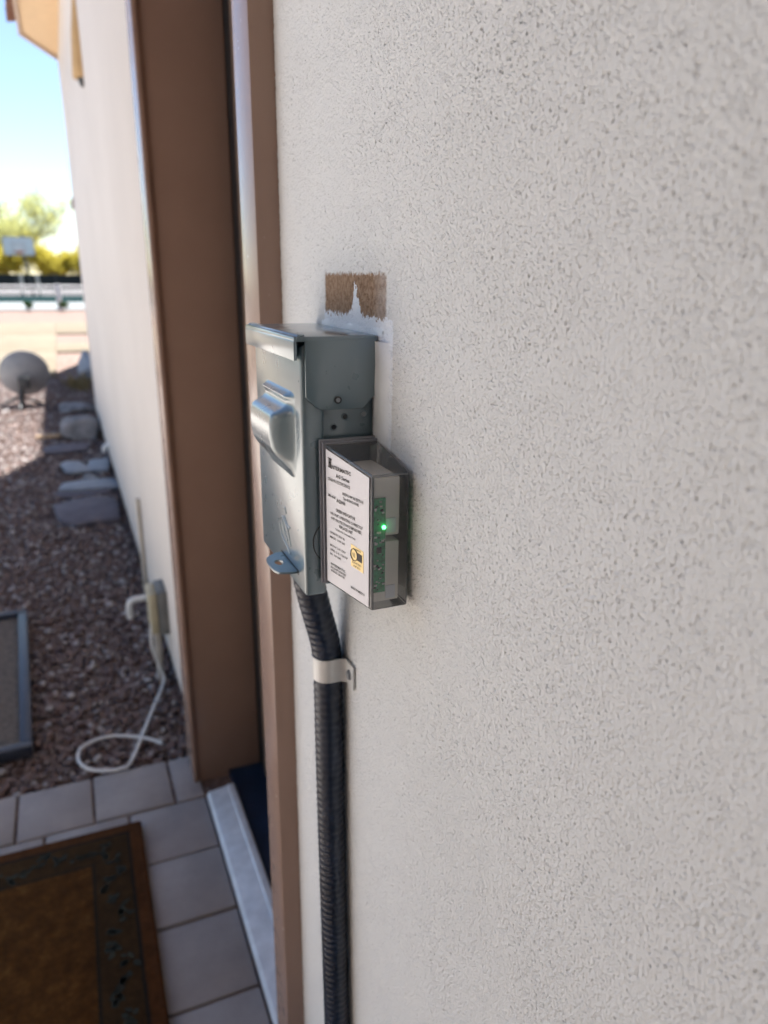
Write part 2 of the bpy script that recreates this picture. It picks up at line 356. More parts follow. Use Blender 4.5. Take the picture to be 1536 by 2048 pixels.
for (x0, x1, y0, y1) in [(-9, -.125, 9.9, 13.1), (-9, -.125, 13.1, 16.9), (-9, -.125, 16.9, 21.2), (-.115, 3, 17.2, 21.2), (-.115, 3, 13.1, 14.7)]:
    MB().box(x0, x1, y0, y1-.012, -.1, .012).build('concrete_slab', 'path', path, bevel=.006)

# ------------------------------------------------------------------ the house
house = thing('house', (.3, 2, 0), 'cream stucco house wall with brown door frame and tiled eave', 'house')
# near wall, dense enough for real sand-finish relief
ny, nz = 820, 940
yy = .105*(.7215/.105)**np.linspace(0, 1, ny)
tt = np.linspace(0, 1, nz)
YY = np.repeat(yy[:, None], nz, 1)
Z0 = np.maximum(EYE-1.75*yy-.05, .0); Z1 = EYE+.42*yy+.05
ZZ = Z0[:, None]+(Z1-Z0)[:, None]*tt[None]
ver = np.stack([np.full_like(YY, WALLX), YY, ZZ], -1).reshape(-1, 3)
a = (np.arange(ny-1)[:, None]*nz+np.arange(nz-1)[None]).ravel()
fc = np.stack([a, a+1, a+nz+1, a+nz], 1)
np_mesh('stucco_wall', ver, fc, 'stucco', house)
# the same wall face around that patch (flush, outside its outline)
def wall_face(loops):
    m = MB()
    for l in loops: m.add([(WALLX, y, z) for y, z in l], [tuple(range(len(l)))])
    return m
ys_ = [float(v) for v in yy[::40]]+[float(yy[-1])]
zb = lambda y: max(EYE-1.75*y-.05, 0.); zt = lambda y: EYE+.42*y+.05
lo, hi = [], []
for i in range(len(ys_)-1):
    a_, b_ = ys_[i], ys_[i+1]
    if zb(a_) > 0: lo.append([(a_, 0), (b_, 0), (b_, max(zb(b_), .0001)), (a_, zb(a_))])
    hi.append([(a_, zt(a_)), (b_, zt(b_)), (b_, 2.78), (a_, 2.78)])
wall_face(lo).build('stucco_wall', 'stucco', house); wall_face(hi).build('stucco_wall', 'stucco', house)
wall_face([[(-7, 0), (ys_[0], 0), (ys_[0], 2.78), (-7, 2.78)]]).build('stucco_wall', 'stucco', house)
MB().box(.202, .45, -7, .735, 0, 2.78).build('wall_core', 'far', house)
MB().box(WALLX, .45, 1.665, 6.95, .06, 2.78).build('stucco_wall', 'far', house, bevel=.008, seg=2)
MB().box(.212, .45, 1.665, 6.94, -.04, .058).build('foundation_strip', 'greyp', house)
MB().box(WALLX, .45, .735, 1.665, 2.14, 2.78).build('stucco_wall', 'far', house)
MB().box(.45, 7, 6.55, 6.945, 0, 2.78).build('end_wall', 'far', house)
MB().box(.375, 7, 7.6, 12.2, 0, 4.1).build('rear_wing', 'far', house)
MB().box(.31, .375, 11.2, 11.9, 2.06, 2.16).build('rear_eave', 'tile', house)
# made-up porch, unseen behind the camera, added to block light from the wall
MB().box(-3.6, .198, -1.75, -1.5, 0, 2.7).build('blocker_wall', 'far', house)
MB().box(-3.6, -.06, -1.5, .75, 2.7, 2.76).build('blocker_ceiling', 'fascia', house)
MB().box(-.80, -.40, -1.15, -.75, 0, 2.69).build('blocker_pillar', 'far', house, bevel=.02)
MB().box(-1.15, -.95, -1.49, .55, 0, 2.69).build('blocker_side_wall', 'far', house, bevel=.02)
# casings: profile (x, y) swept up; a brickmould with a chamfered step
def casing(prof, z0, z1): return MB().prism([(x, y, 0) for x, y in prof], (0,0,z0), (0,0,z1))
casing([(.1775,.7225),(.1775,.784),(.184,.789),(.184,.793),(.36,.793),(.36,.7225)], 0, 2.13).build('door_casing', 'trim', house, bevel=.0018)
JY = 1.588
casing([(.1775,JY+.085),(.1775,JY+.002),(.1795,JY),(.1865,JY),(.196,JY+.009),(.345,JY+.009),(.345,JY+.012),(.358,JY+.012),(.358,JY+.085)], -.01, 2.13).build('door_casing', 'trim', house, bevel=.0012)
MB().box(.1775, .36, .7225, JY+.085, 2.132, 2.21).build('head_casing', 'trim', house, bevel=.002)
MB().box(.1905, .2005, JY+.087, JY+.175, .05, 2.13).build('caulk_strip', 'beadw', house, bevel=.003)
MB().box(.1975, .2003, JY+.235, JY+.262, .06, 2.5).build('wall_seam', 'cream', house, bevel=.001)
door = MB().box(.345, .39, .80, JY-.047, .012, 2.12).build('door', 'door', house, bevel=.002)
MB().box(.347, .40, JY-.046, JY+.0115, .007, 2.12).build('weatherstrip', 'black', house)
th = MB().prism([(.197, 0, 0), (.197, 0, .012), (.203, 0, .018), (.246, 0, .023), (.249, 0, .026), (.262, 0, .026), (.266, 0, .018), (.266, 0, 0)], (0, .74, 0), (0, 1.515, 0)).build('threshold', 'alu', house, bevel=.0012)
MB().box(.2665, .36, .74, JY+.008, -.02, .006).build('door_sill', 'navy', house)
# eave
soff = [(-.03,-7),(-.03,6.33),(.2,6.89),(.36,7.28),(7,7.3),(7,-7)]
MB().prism([(x, y, 2.781) for x, y in soff], (0,0,0), (0,0,.05)).build('soffit', 'soffit', house)
fas = MB().box(-.052, -.031, -7, 6.33, 2.765, 2.845).build('fascia', 'fascia', house, bevel=.003)
MB().prism([(-.052,6.335,0),(.36,7.30,0),(.375,7.28,0),(-.04,6.31,0)], (0,0,2.765), (0,0,2.845)).build('fascia', 'fascia', house)
roof = MB().prism([(-.06,0,2.847),(7,0,4.15),(7,0,4.23),(-.06,0,2.875)], (0,-7,0), (0,6.2,0)).build('roof', 'tile', house)
tm = None
for k in range(16):
    y = 6.36-.19*k
    if tm is None:
        m = MB(); seg = 10
        for (r0, r1) in [(.085, .07)]:
            out = [(-.105, r0*math.cos(math.pi*i/seg), 2.86+r0*math.sin(math.pi*i/seg)) for i in range(seg+1)]+[(-.105, r1*math.cos(math.pi*i/seg), 2.86+r1*math.sin(math.pi*i/seg)) for i in range(seg, -1, -1)]
            m.prism(out, (0,0,0), (.42,0,.08))
        o = m.build('roof_tile', 'tile', roof, bevel=.004); tm = o.data
    else: o = link('roof_tile', tm, roof)
    o.location = (rng.uniform(-.015, .015), y, rng.uniform(-.01, .01)); o.rotation_euler = (0, 0, rng.uniform(-.05, .05))

# ------------------------------------------------------------------ things on and near the far wall
sc = thing('wall_sconce', (.2, 3.72, 1.98), 'tan half cone wall lamp high on the far stucco wall', 'wall lamp')
def half_cone(zs, rs, x=.2, y=3.72, seg=12):
    V = []; F = []
    for z, r in zip(zs, rs):
        V += [(x-r*.8*math.sin(math.pi*i/seg), y+r*math.cos(math.pi*i/seg), z) for i in range(seg+1)]
    n = seg+1
    for j in range(len(zs)-1):
        F += [(j*n+i, j*n+i+1, (j+1)*n+i+1, (j+1)*n+i) for i in range(seg)]
        F.append((j*n+n-1, j*n, (j+1)*n, (j+1)*n+n-1))
    F += [tuple(range(n)), tuple(range((len(zs)-1)*n, len(zs)*n))]
    return MB().add(V, F)
half_cone([1.985, 2.0, 2.15, 2.3], [.05, .052, .038, .012]).build('lamp_shade', 'tan', sc, smooth=True, angle=40)
half_cone([1.955, 1.984], [.018, .03]).build('lamp_base', 'dmetal', sc)
ob = thing('outlet_box', (.2, 2.14, .2), 'beige outdoor outlet box low on the far wall with conduit', 'outlet box')
MB().box(.172, .2, 2.085, 2.195, .165, .305).build('back_box', 'greyp', ob, bevel=.004)
MB().box(.148, .1715, 2.09, 2.19, .17, .30).build('cover', 'beige', ob, bevel=.006)
tag(MB().tube([(.190, 2.78, .40), (.190, 2.78, -.02)], .0085, 12).build('wall_pipe', 'cream', smooth=True, angle=50), 'thin cream pipe stub on the far wall behind the outlet box', 'pipe')
MB().tube([(.165, 2.13, .167), (.165, 2.13, -.02)], .0105, 12).build('conduit_drop', 'cream', ob, smooth=True, angle=50)
pipe = MB().tube(curve_pts([(.2, 2.42, .150), (.15, 2.42, .152), (.118, 2.42, .148), (.106, 2.42, .130), (.106, 2.42, .085)]), .011, 12).build('drain_pipe', 'white', smooth=True, angle=50)
tag(pipe, 'white bent drain pipe sticking out of wall behind outlet box', 'pipe')
cord = MB().tube(curve_pts([(.150, 2.11, .20), (.144, 2.10, .13), (.160, 2.10, .06), (.168, 2.075, .020), (.128, 1.963, .014), (.082, 1.83, .012), (.040, 1.716, .010), (.013, 1.700, .008), (-.030, 1.708, .008), (-.069, 1.736, .010), (-.084, 1.782, .012), (-.070, 1.825, .014), (-.02, 1.845, .014), (.03, 1.838, .012), (.09, 1.80, .012), (.124, 1.763, .012)], 10), .0042, 10).build('white_cord', 'white', smooth=True, angle=50)
tag(cord, 'white cord hanging from outlet box and looping onto the pavers', 'cord')
knob = MB().tube([(.2, 4.98, .14), (.182, 4.98, .14), (.168, 4.98, .135), (.166, 4.98, .10)], .012, 12, rfun=lambda i: (.026, .02, .016, .013)[i]).build('hose_tap', 'white', smooth=True, angle=40)
tag(knob, 'small white tap on the wall above the flat stones', 'tap')

def rough_poly(cx, cy, a, b, n, jit, rot=0):
    pts = []
    for k in range(n):
        t = 2*math.pi*(k+.5)/n; e = 7.
        r = (abs(math.cos(t))**e+abs(math.sin(t))**e)**(-1/e)*(1+random.uniform(-jit, jit))
        x, y = a*r*math.cos(t), b*r*math.sin(t)
        pts.append((cx+x*math.cos(rot)-y*math.sin(rot), cy+x*math.sin(rot)+y*math.cos(rot), 0))
    return pts
def slab(label, cx, cy, a, b, z0, h, mat, rot=0, tilt=(0,0), group=None):
    o = MB().prism(rough_poly(0, 0, a, b, 11, .13, rot), (0,0,-h/2), (0,0,h/2)).build('flagstone', mat, bevel=min(.008, h*.3), seg=2)
    o.location = (cx, cy, z0+h/2); o.rotation_euler = (*tilt, 0)
    return tag(o, label, 'stone', group)
slab('large lilac grey flagstone nearest the door, lying on gravel', .025, 3.98, .165, .20, -.008, .035, 'slab', .05, (.06, 0))
slab('long thin pale flagstone just beyond the lilac one', .06, 4.52, .165, .09, .0, .022, 'pale', .0, (.04, .02))
slab('thin grey flagstone lying under the long pale one', .02, 4.44, .15, .10, -.012, .016, 'slab', .1)
slab('left one of two small pale blue flagstones', -.02, 4.98, .075, .13, .006, .02, 'pale', .2, (.05, .04))
slab('right one of two small pale blue flagstones, against the wall', .125, 4.98, .07, .13, .006, .02, 'pale', -.1, (.05, -.04))
slab('small grey stone chip wedged beneath the pale blue flagstones', .06, 4.74, .04, .05, -.006, .018, 'rock')
slab('grey flagstone at the edge of the house shadow', -.06, 5.62, .15, .12, -.004, .022, 'slab', .1)
def boulder(name, label, c, s, mat, sub=3, seed=0, amp=.25):
    bm = bmesh.new(); bmesh.ops.create_icosphere(bm, subdivisions=sub, radius=1); r = random.Random(seed)
    dirs = [(Vector((r.gauss(0,1), r.gauss(0,1), r.gauss(0,1))).normalized(), r.uniform(.55, .95)) for _ in range(9)]
    for v in bm.verts:
        d = v.co.normalized(); k = 1+amp*.4*math.sin(d.x*5+seed)*math.cos(d.y*4+seed*2)
        for n_, lim in dirs:
            q = d.dot(n_)*k
            if q > lim: k *= lim/q
        v.co = Vector((d.x*s[0], d.y*s[1], d.z*s[2]))*k
    me = bpy.data.meshes.new(name); bm.to_mesh(me); bm.free(); me.materials.append(MT[mat])
    for p in me.polygons: p.use_smooth = True
    me.set_sharp_from_angle(angle=math.radians(35))
    o = link(name, me); o.location = c; return tag(o, label, 'rock')
boulder('boulder', 'pale grey rounded boulder against the far wall', (.045, 6.1, .05), (.155, .26, .115), 'rock', 4, 3)
boulder('boulder', 'low long grey rock behind the rounded boulder', (.05, 7.35, .02), (.20, .16, .055), 'rock', 3, 5)
st = MB().tube(curve_pts([(-.27, 6.10, .005), (-.19, 6.05, .022), (-.10, 6.0, .03)], 5), .016, 8).build('stick', 'stick', smooth=True, angle=50)
tag(st, 'short sunlit wooden stick on gravel beside the boulder', 'stick')
bg_ = thing('rubbish_bag', (.2, 9.2, 0), 'crumpled blue grey bag with dry straw near house corner', 'bag')
ba = boulder('bag_body', '', (.215, 9.35, .17), (.11, .2, .19), 'bag', 4, 11, .6)
for k in ('label', 'category'):
    if k in ba: del ba[k]
ba.parent = bg_; ba.matrix_parent_inverse = bg_.matrix_basis.inverted()
m = MB()
for k in range(60):
    x, y = .09+random.gauss(0, .05), 8.75+random.gauss(0, .12); d = Vector((random.gauss(0, .5), random.gauss(0, .5), 1)).normalized()
    m.tube([Vector((x, y, 0)), Vector((x, y, 0))+d*random.uniform(.08, .2)], .006, 3)
m.build('straw_clump', 'straw', bg_)

# dish
dz = thing('satellite_dish', (-.43, 7.75, 0), 'round grey satellite dish seen from behind on gravel', 'satellite dish')
Rd = .222; rings, seg = 10, 40; V = []; F = []
for sgn, th_ in ((1, 0), (-1, .006)):
    for i in range(rings+1):
        r = Rd*i/rings
        for k in range(seg):
            t = 2*math.pi*k/seg; V.append((r*math.cos(t), r*math.sin(t), .9*r*r/ (2*Rd)*.8+th_))
n1 = (rings+1)*seg
for base in (0, n1):
    for i in range(rings):
        for k in range(seg):
            q = base+i*seg; F.append((q+k, q+(k+1)%seg, q+seg+(k+1)%seg, q+seg+k))
for k in range(seg):
    q = rings*seg; F.append((q+k, q+(k+1)%seg, n1+q+(k+1)%seg, n1+q+k))
o = MB().add(V, F).build('reflector', 'dish', dz, smooth=True, angle=50)
Rr = Matrix.Rotation(math.radians(-78), 4, 'X'); o.location = (-.375, 7.78, .275); o.rotation_euler = Rr.to_euler()
MB().tube([(-.43, 7.72, .0), (-.425, 7.72, .12), (-.395, 7.74, .24)], .022, 12).build('mast', 'dmetal', dz, smooth=True, angle=50)
MB().box(-.435, -.335, 7.69, 7.765, .17, .27).build('bracket', 'dmetal', dz, bevel=.008)
m = MB()
for k in range(3):
    t = 2*math.pi*k/3+.5; m.tube([(-.43, 7.72, .10), (-.43+.2*math.cos(t), 7.72+.2*math.sin(t), .0)], .012, 8)
m.build('tripod_foot', 'dmetal', dz)
MB().tube(curve_pts([(-.40, 7.80, .10), (-.40, 8.0, .09), (-.38, 8.2, .22)], 5), .010, 8).build('feed_arm', 'dmetal', dz, smooth=True, angle=50)
MB().disc((-.38, 8.2, .22), (0,-.5,.3), .03, .07, 14).build('receiver', 'dish', dz)

# mats
dm = thing('doormat', (-.192, 1.098, .0), 'rust brown coir doormat with dark leaf border by the door', 'doormat')
dm.rotation_euler = (0, 0, math.radians(-.6))
bpy.context.view_layer.update()
ms = MB().box(-.23, .23, -.385, .385, .002, .016).build('mat_base', 'coir', bevel=.004); ms.parent = dm
m = MB()
def leaf(cx, cy, ang, L, W):
    pts = [(0, 0), (.25, .5), (.6, .45), (1, 0), (.6, -.45), (.25, -.5)]
    P = [(cx+L*x*math.cos(ang)-W*y*math.sin(ang), cy+L*x*math.sin(ang)+W*y*math.cos(ang), 0) for x, y in pts]
    m.prism(P, (0,0,.0155), (0,0,.0172))
def vine(x0, y0, dx, dy, n):
    for i in range(n):
        t = (i+.5)/n; px, py = x0+dx*t, y0+dy*t; w_ = .016*math.sin(i*1.35); nx, ny_ = -dy, dx; l = math.hypot(nx, ny_); nx /= l; ny_ /= l
        cx, cy = px+nx*w_, py+ny_*w_
        for q in range(4):
            leaf(cx+random.uniform(-.008, .008), cy+random.uniform(-.008, .008), random.uniform(0, 6.28), random.uniform(.013, .022), random.uniform(.007, .012))
for sx in (-1, 1): vine(sx*.163, -.34, 0, .68, 26)
for sy in (-1, 1): vine(-.13, sy*.318, .26, 0, 10)
lf = m.build('leaf_border', 'leafink'); lf.parent = dm; lf['kind'] = 'stuff'
tr = thing('boot_tray', (-.49, 2.29, 0), 'dark rimmed rectangular mat lying on the gravel', 'mat')
tr.rotation_euler = (0, 0, math.radians(2.6))
bpy.context.view_layer.update()
m = MB()
for b in ((-.28,.28,-.455,-.425),(-.28,.28,.425,.455),(-.28,-.25,-.424,.424),(.25,.28,-.424,.424)): m.box(*b, .0, .034)
q = m.build('rim', 'rim', bevel=.005); q.parent = tr
q = MB().box(-.249, .249, -.424, .424, .004, .016).build('carpet_panel', 'carpet'); q.parent = tr

# ------------------------------------------------------------------ disconnect box on the near wall
db = thing('disconnect_box', (.2, .545, .97), 'grey steel electrical disconnect box screwed to the near stucco wall', 'electrical box')
MB().box(.159, .1995, .4855, .6125, .9785, 1.158).build('enclosure', 'steel', db, bevel=.0014)
cov = MB().box(.145, .1612, .4815, .6105, .9725, 1.157).build('cover', 'steel', db, bevel=.0028, seg=3)
# handle housing pressed out of the cover
def sm(x, a, b):
    t = min(1, max(0, (x-a)/(b-a))); return t*t*(3-2*t)
def prof(z):
    if z > 1.1185: return .0060*sm(z, 1.1225, 1.1185)
    if z > 1.1130: return .0060-.0026*sm(z, 1.1185, 1.1150)
    if z > 1.1040: return .0034+.0116*sm(z, 1.1130, 1.1040)
    if z > 1.0830: return .0150+.0012*(1-((z-1.0935)/.0105)**2)
    return .0150*sm(z, 1.0560, 1.0830)
n_ = 56; V = []; F = []
for i in range(n_+1):
    y = .4925+(.580-.4925)*i/n_
    for j in range(n_+1):
        z = 1.054+(1.124-1.054)*j/n_
        w_ = sm(y, .4945, .5110)*sm(y, .5785, .5680)
        cr = min(1., ((min(y-.4945, .5785-y))+(.0+max(0, z-1.056))*1.0)/.012) if z < 1.075 else 1.
        V.append((.1450-prof(z)*w_*max(0, cr)+.0004, y, z))
for i in range(n_):
    for j in range(n_):
        q = i*(n_+1)+j; F.append((q, q+1, q+n_+2, q+n_+1))
MB().add(V, F).build('handle_housing', 'steel', db, smooth=True, angle=60)
# hood lid
lid = MB().box(.1395, .1995, .4775, .6165, 1.1585, 1.1622).build('lid', 'steel', db, bevel=.0012)
MB().prism([(.1395-.0002,0,1.1465),(.1395-.0002,0,1.1590),(.1425,0,1.1632),(.1470,0,1.1636),(.1470,0,1.1624),(.1432,0,1.1618),(.1416,0,1.1588),(.1416,0,1.1465)], (0,.4772,0), (0,.6168,0)).build('lid_lip', 'steel', lid, bevel=.0005)
flap = [(.1472,1.1600),(.1472,1.1215),(.1570,1.1125),(.1885,1.1120),(.1992,1.1220),(.1992,1.1600)]
for y0, y1 in ((.4776, .4792), (.6148, .6164)):
    MB().prism([(x, 0, z) for x, z in flap], (0,y0,0), (0,y1,0)).build('lid_flap', 'steel', lid, bevel=.0005)
MB().disc((.170, .4776, 1.1190), (0,-1,0), .0026, .0010, 20).build('lid_screw', 'darkhole', db)
MB().disc((.170, .4767, 1.1190), (0,-1,0), .0017, .0008, 16, .0012).build('lid_screw', 'screw', db)
for x, z in ((.1695, 1.0985), (.1780, 1.1055), (.1925, 1.1065)):
    o = MB().tube([(x+.0022*math.cos(t*math.pi/8), .4853, z+.0022*math.sin(t*math.pi/8)) for t in range(17)], .0005, 6).build('dimple', 'steel', db, smooth=True)
    MB().disc((x, .4854, z), (0,-1,0), .0019, .0003, 14).build('dimple_hole', 'screw' if x > .19 else 'darkhole', o)
# knockout ring on the cover side and body side
kx, kz = .1690, 1.0145
MB().tube([(kx-.0175*math.cos(t), .4812, kz+.0175*math.sin(t)) for t in [(-.95+1.9*i/24) for i in range(25)]], .00045, 6).build('knockout', 'darkhole', db, smooth=True)
MB().prism([(kx-.0172*math.cos(t), 0, kz+.0172*math.sin(t)) for t in [(-.9+1.8*i/20) for i in range(21)]], (0,.4808,0), (0,.4818,0)).build('knockout', 'steel', db)
# padlock tab
def tabpts(n=32):
    o = [(.1460,.5455),(.1390,.5450),(.1310,.5385),(.1285,.5335),(.1278,.5270),(.1278,.5160),(.1285,.5085),(.1310,.5030),(.1390,.5005),(.1460,.5005)]
    P = []
    L = [0]
    pts = o+[o[0]]
    for a_, b_ in zip(pts, pts[1:]): L.append(L[-1]+math.hypot(b_[0]-a_[0], b_[1]-a_[1]))
    for k in range(n):
        s_ = L[-1]*k/n
        for i in range(len(L)-1):
            if L[i] <= s_ <= L[i+1]:
                t = (s_-L[i])/(L[i+1]-L[i]); P.append((pts[i][0]+(pts[i+1][0]-pts[i][0])*t, pts[i][1]+(pts[i+1][1]-pts[i][1])*t)); break
    return P
op = tabpts(); hc = (.1362, .5235)
ip = []
for x, y in op:
    t = math.atan2(y-hc[1], x-hc[0]); ip.append((hc[0]+.0033*math.cos(t), hc[1]+.0058*math.sin(t)))
n = len(op); V = [(x, y, .9848) for x, y in op]+[(x, y, .9848) for x, y in ip]+[(x, y, .9864) for x, y in op]+[(x, y, .9864) for x, y in ip]; F = []
for i in range(n):
    k = (i+1) % n; F += [(i, k, n+k, n+i), (2*n+i, 2*n+k, 3*n+k, 3*n+i), (i, k, 2*n+k, 2*n+i), (n+i, n+k, 3*n+k, 3*n+i)]
MB().add(V, F).build('padlock_tab', 'steel', db)
MB().box(.1448, .1452, .4985, .5475, .9838, .9874).build('tab_slot', 'darkhole', db)
# embossed emblem strokes on the cover
m = MB()
for st_ in ([(.556,1.010),(.553,1.0125)], [(.549,1.0135),(.540,1.0180),(.532,1.0150),(.524,1.0110)], [(.548,1.0110),(.545,1.0030),(.536,.9985),(.526,.9960),(.520,.9935)],
            [(.536,1.0265),(.532,1.0275),(.529,1.0235)], [(.534,1.0205),(.527,1.0155),(.519,1.0150)], [(.524,1.0100),(.521,1.0040),(.518,1.0000)], [(.541,1.0155),(.535,1.0080),(.527,1.0020)]):
    m.tube(curve_pts([(.1452, y, z) for y, z in st_], 5), .0009, 8)
m.build('emblem', 'steel', db, smooth=True)
# caulk bead against the wall
m = MB(); V = []; F = []; nb = 120; nr = 7
pth = [(.470, 1.083+(1.158-1.083)*i/60, 'v') for i in range(61)]+[(.470+(.600-.470)*i/59, 1.1635, 'h') for i in range(60)]
for i, (y, z, k) in enumerate(pth):
    wob = .0010*math.sin(i*.47)+.0008*math.sin(i*.21+1)+random.uniform(-.0002, .0002)
    for j in range(nr):
        t = j/(nr-1)-.5; w_ = .0135 if k == 'v' else .0050
        hgt = ((.0022 if k == 'v' else .0003)+.0003*math.sin(i*.23))*(1-(2*t)**2)+.0008*(1-(2*t)**8)
        if k == 'v': V.append((.2014-hgt-(.0022 if t > .2 else 0), y+t*2*w_+wob*(1 if t < 0 else 0), z))
        else: V.append((.2014-hgt, y, z+t*2*w_+wob*(.3 if t > 0 else 0)))
for i in range(len(pth)-1):
    if pth[i][2] != pth[i+1][2]: continue
    for j in range(nr-1): q = i*nr+j; F.append((q, q+1, q+nr+1, q+nr))
MB().add(V, F).build('caulk_bead', 'caulk', db, smooth=True)

# flexible conduit and strap
cp = curve_pts([(.1640, .545, .985), (.1685, .548, .954), (.1755, .5512, .924), (.1828, .5545, .896), (.1857, .5555, .873), (.1862, .5555, .838), (.1862, .5525, .70), (.1862, .545, .50), (.1862, .538, .30), (.1862, .535, -.03)], 60)
acc = [0]
for a_, b_ in zip(cp, cp[1:]): acc.append(acc[-1]+(b_-a_).length)
path_len = acc[-1]
ns = 900; pts = []; j = 0
for i in range(ns):
    s_ = path_len*i/(ns-1)
    while j < len(acc)-2 and acc[j+1] < s_: j += 1
    t = (s_-acc[j])/max(1e-9, acc[j+1]-acc[j]); pts.append(cp[j].lerp(cp[j+1], t))
fc_ = MB().tube(pts, .0125, 20, rfun=lambda i: .0131+.00024*math.sin(2*math.pi*(path_len*i/(ns-1))/.0072)).build('flexible_conduit', 'conduit', smooth=True)
tag(fc_, 'dark navy ribbed flexible conduit running down from the disconnect box', 'conduit')
MB().tube([(.1640,.545,.992),(.1640,.545,.978),(.1645,.545,.970)], .0148, 24).build('conduit_nut', 'conduit', db, smooth=True, angle=40)
ss = thing('conduit_strap', (.2, .555, .85), 'pale one hole strap holding the flexible conduit to the wall', 'strap')
prof_ = []
cx_, cy_, R_ = .1858, .5552, .0140
for i in range(21):
    t = -math.pi*.5-math.pi*(i/20); prof_.append((cx_+R_*math.sin(t+math.pi/2+math.pi/2)*1.0, cy_+R_*math.cos(t+math.pi/2+math.pi/2)))
arc = [(cx_-R_*math.sin(math.pi*i/20), cy_-R_*math.cos(math.pi*i/20)) for i in range(21)]
outl = [(.1975, .5225), (.1975, .5385), (.1935, .5412)]+arc+[(.1985, .5695)]
V = []; F = []
for k, (x, y) in enumerate(outl):
    nx = 0
    for dx, zz in ((0, 0), (0, 1)):
        pass
def ribbon(line, z0, z1, th):
    P = [Vector((x, y, 0)) for x, y in line]; V = []; F = []
    for i, p in enumerate(P):
        t = (P[min(i+1, len(P)-1)]-P[max(i-1, 0)]).normalized(); nrm = Vector((-t.y, t.x, 0))
        for o_ in (p, p+nrm*th): V += [(o_.x, o_.y, z0), (o_.x, o_.y, z1)]
    for i in range(len(P)-1):
        a_ = i*4; b_ = a_+4
        F += [(a_, a_+1, b_+1, b_), (a_+2, a_+3, b_+3, b_+2), (a_, a_+2, b_+2, b_), (a_+1, a_+3, b_+3, b_+1)]
    F += [(0, 1, 3, 2), (len(V)-4, len(V)-3, len(V)-1, len(V)-2)]
    return MB().add(V, F)
ribbon(outl, .8580, .8800, -.0016).build('strap_band', 'strap', ss, smooth=True, angle=35)
MB().disc((.1975, .531, .8690), (-1,0,0), .0048, .0022, 16, .0036).build('strap_screw', 'screw', ss, smooth=True, angle=40)

# ------------------------------------------------------------------ surge protector
sp = thing('surge_protector', (.178, .4805, 1.02), 'clear plastic surge protector with white label and green light', 'surge protector')
ya, yb = .4735, .4150
A = [(.1585, ya, .9865), (.1985, ya, .9865), (.1985, ya, 1.0895), (.1585, ya, 1.0895)]
B = [(.1705, yb, .9862), (.1968, yb, .9862), (.1968, yb, 1.0800), (.1705, yb, 1.0800)]
MB().add(A+B, [(0,1,2,3),(7,6,5,4),(0,4,5,1),(1,5,6,2),(2,6,7,3),(3,7,4,0)]).build('housing', 'shell', sp, bevel=.0013, seg=3, bmat='edge')
m = MB()
for y0, y1, e in ((.4736, .4762, .0012), (.4766, .4790, .0026), (.4793, .4812, .0012)):
    m.prism([(.1585-e, 0, .9865-e), (.1990, 0, .9865-e), (.1990, 0, 1.0895+e), (.1585-e, 0, 1.0895+e)], (0,y0,0), (0,y1,0))
m.build('flange', 'flange', sp, bevel=.0008)
MB().disc((.1765, .487, 1.016), (0,-1,0), .0105, .006, 20).build('nipple', 'flange', sp)
# inside
MB().box(.1740, .1925, .4205, .4700, 1.0365, 1.0765).build('potting_block', 'potting', sp, bevel=.001)
MB().box(.1740, .1925, .4205, .4700, .9895, 1.0325).build('potting_block', 'potting', sp, bevel=.001)
pc = MB().box(.1730, .1815, .4185, .4197, .9975, 1.0635).build('circuit_board', 'pcb', sp)
r = random.Random(4)
for k in range(46):
    x, z = r.uniform(.1738, .1806), r.uniform(.999, 1.062); s_ = r.uniform(.0004, .0010)
    MB().box(x-s_, x+s_, .4185-r.uniform(.0004, .0010), .4184, z-s_*.7, z+s_*.7).build('component', r.choice(['solder', 'solder', 'chip', 'potting']), pc)
MB().box(.1752, .1783, .4170, .4184, 1.0262, 1.0300).build('chip', 'chip', pc)
MB().disc((.1803, .4184, 1.0436), (0,-1,0), .0014, .0015, 14, .0009).build('led', 'led', pc, smooth=True)
for z0, z1 in ((1.0390, 1.0490), (.9915, 1.0010)):
    MB().box(.1826, .1895, .4196, .4202, z0, z1).build('blank_tag', 'tag', sp)
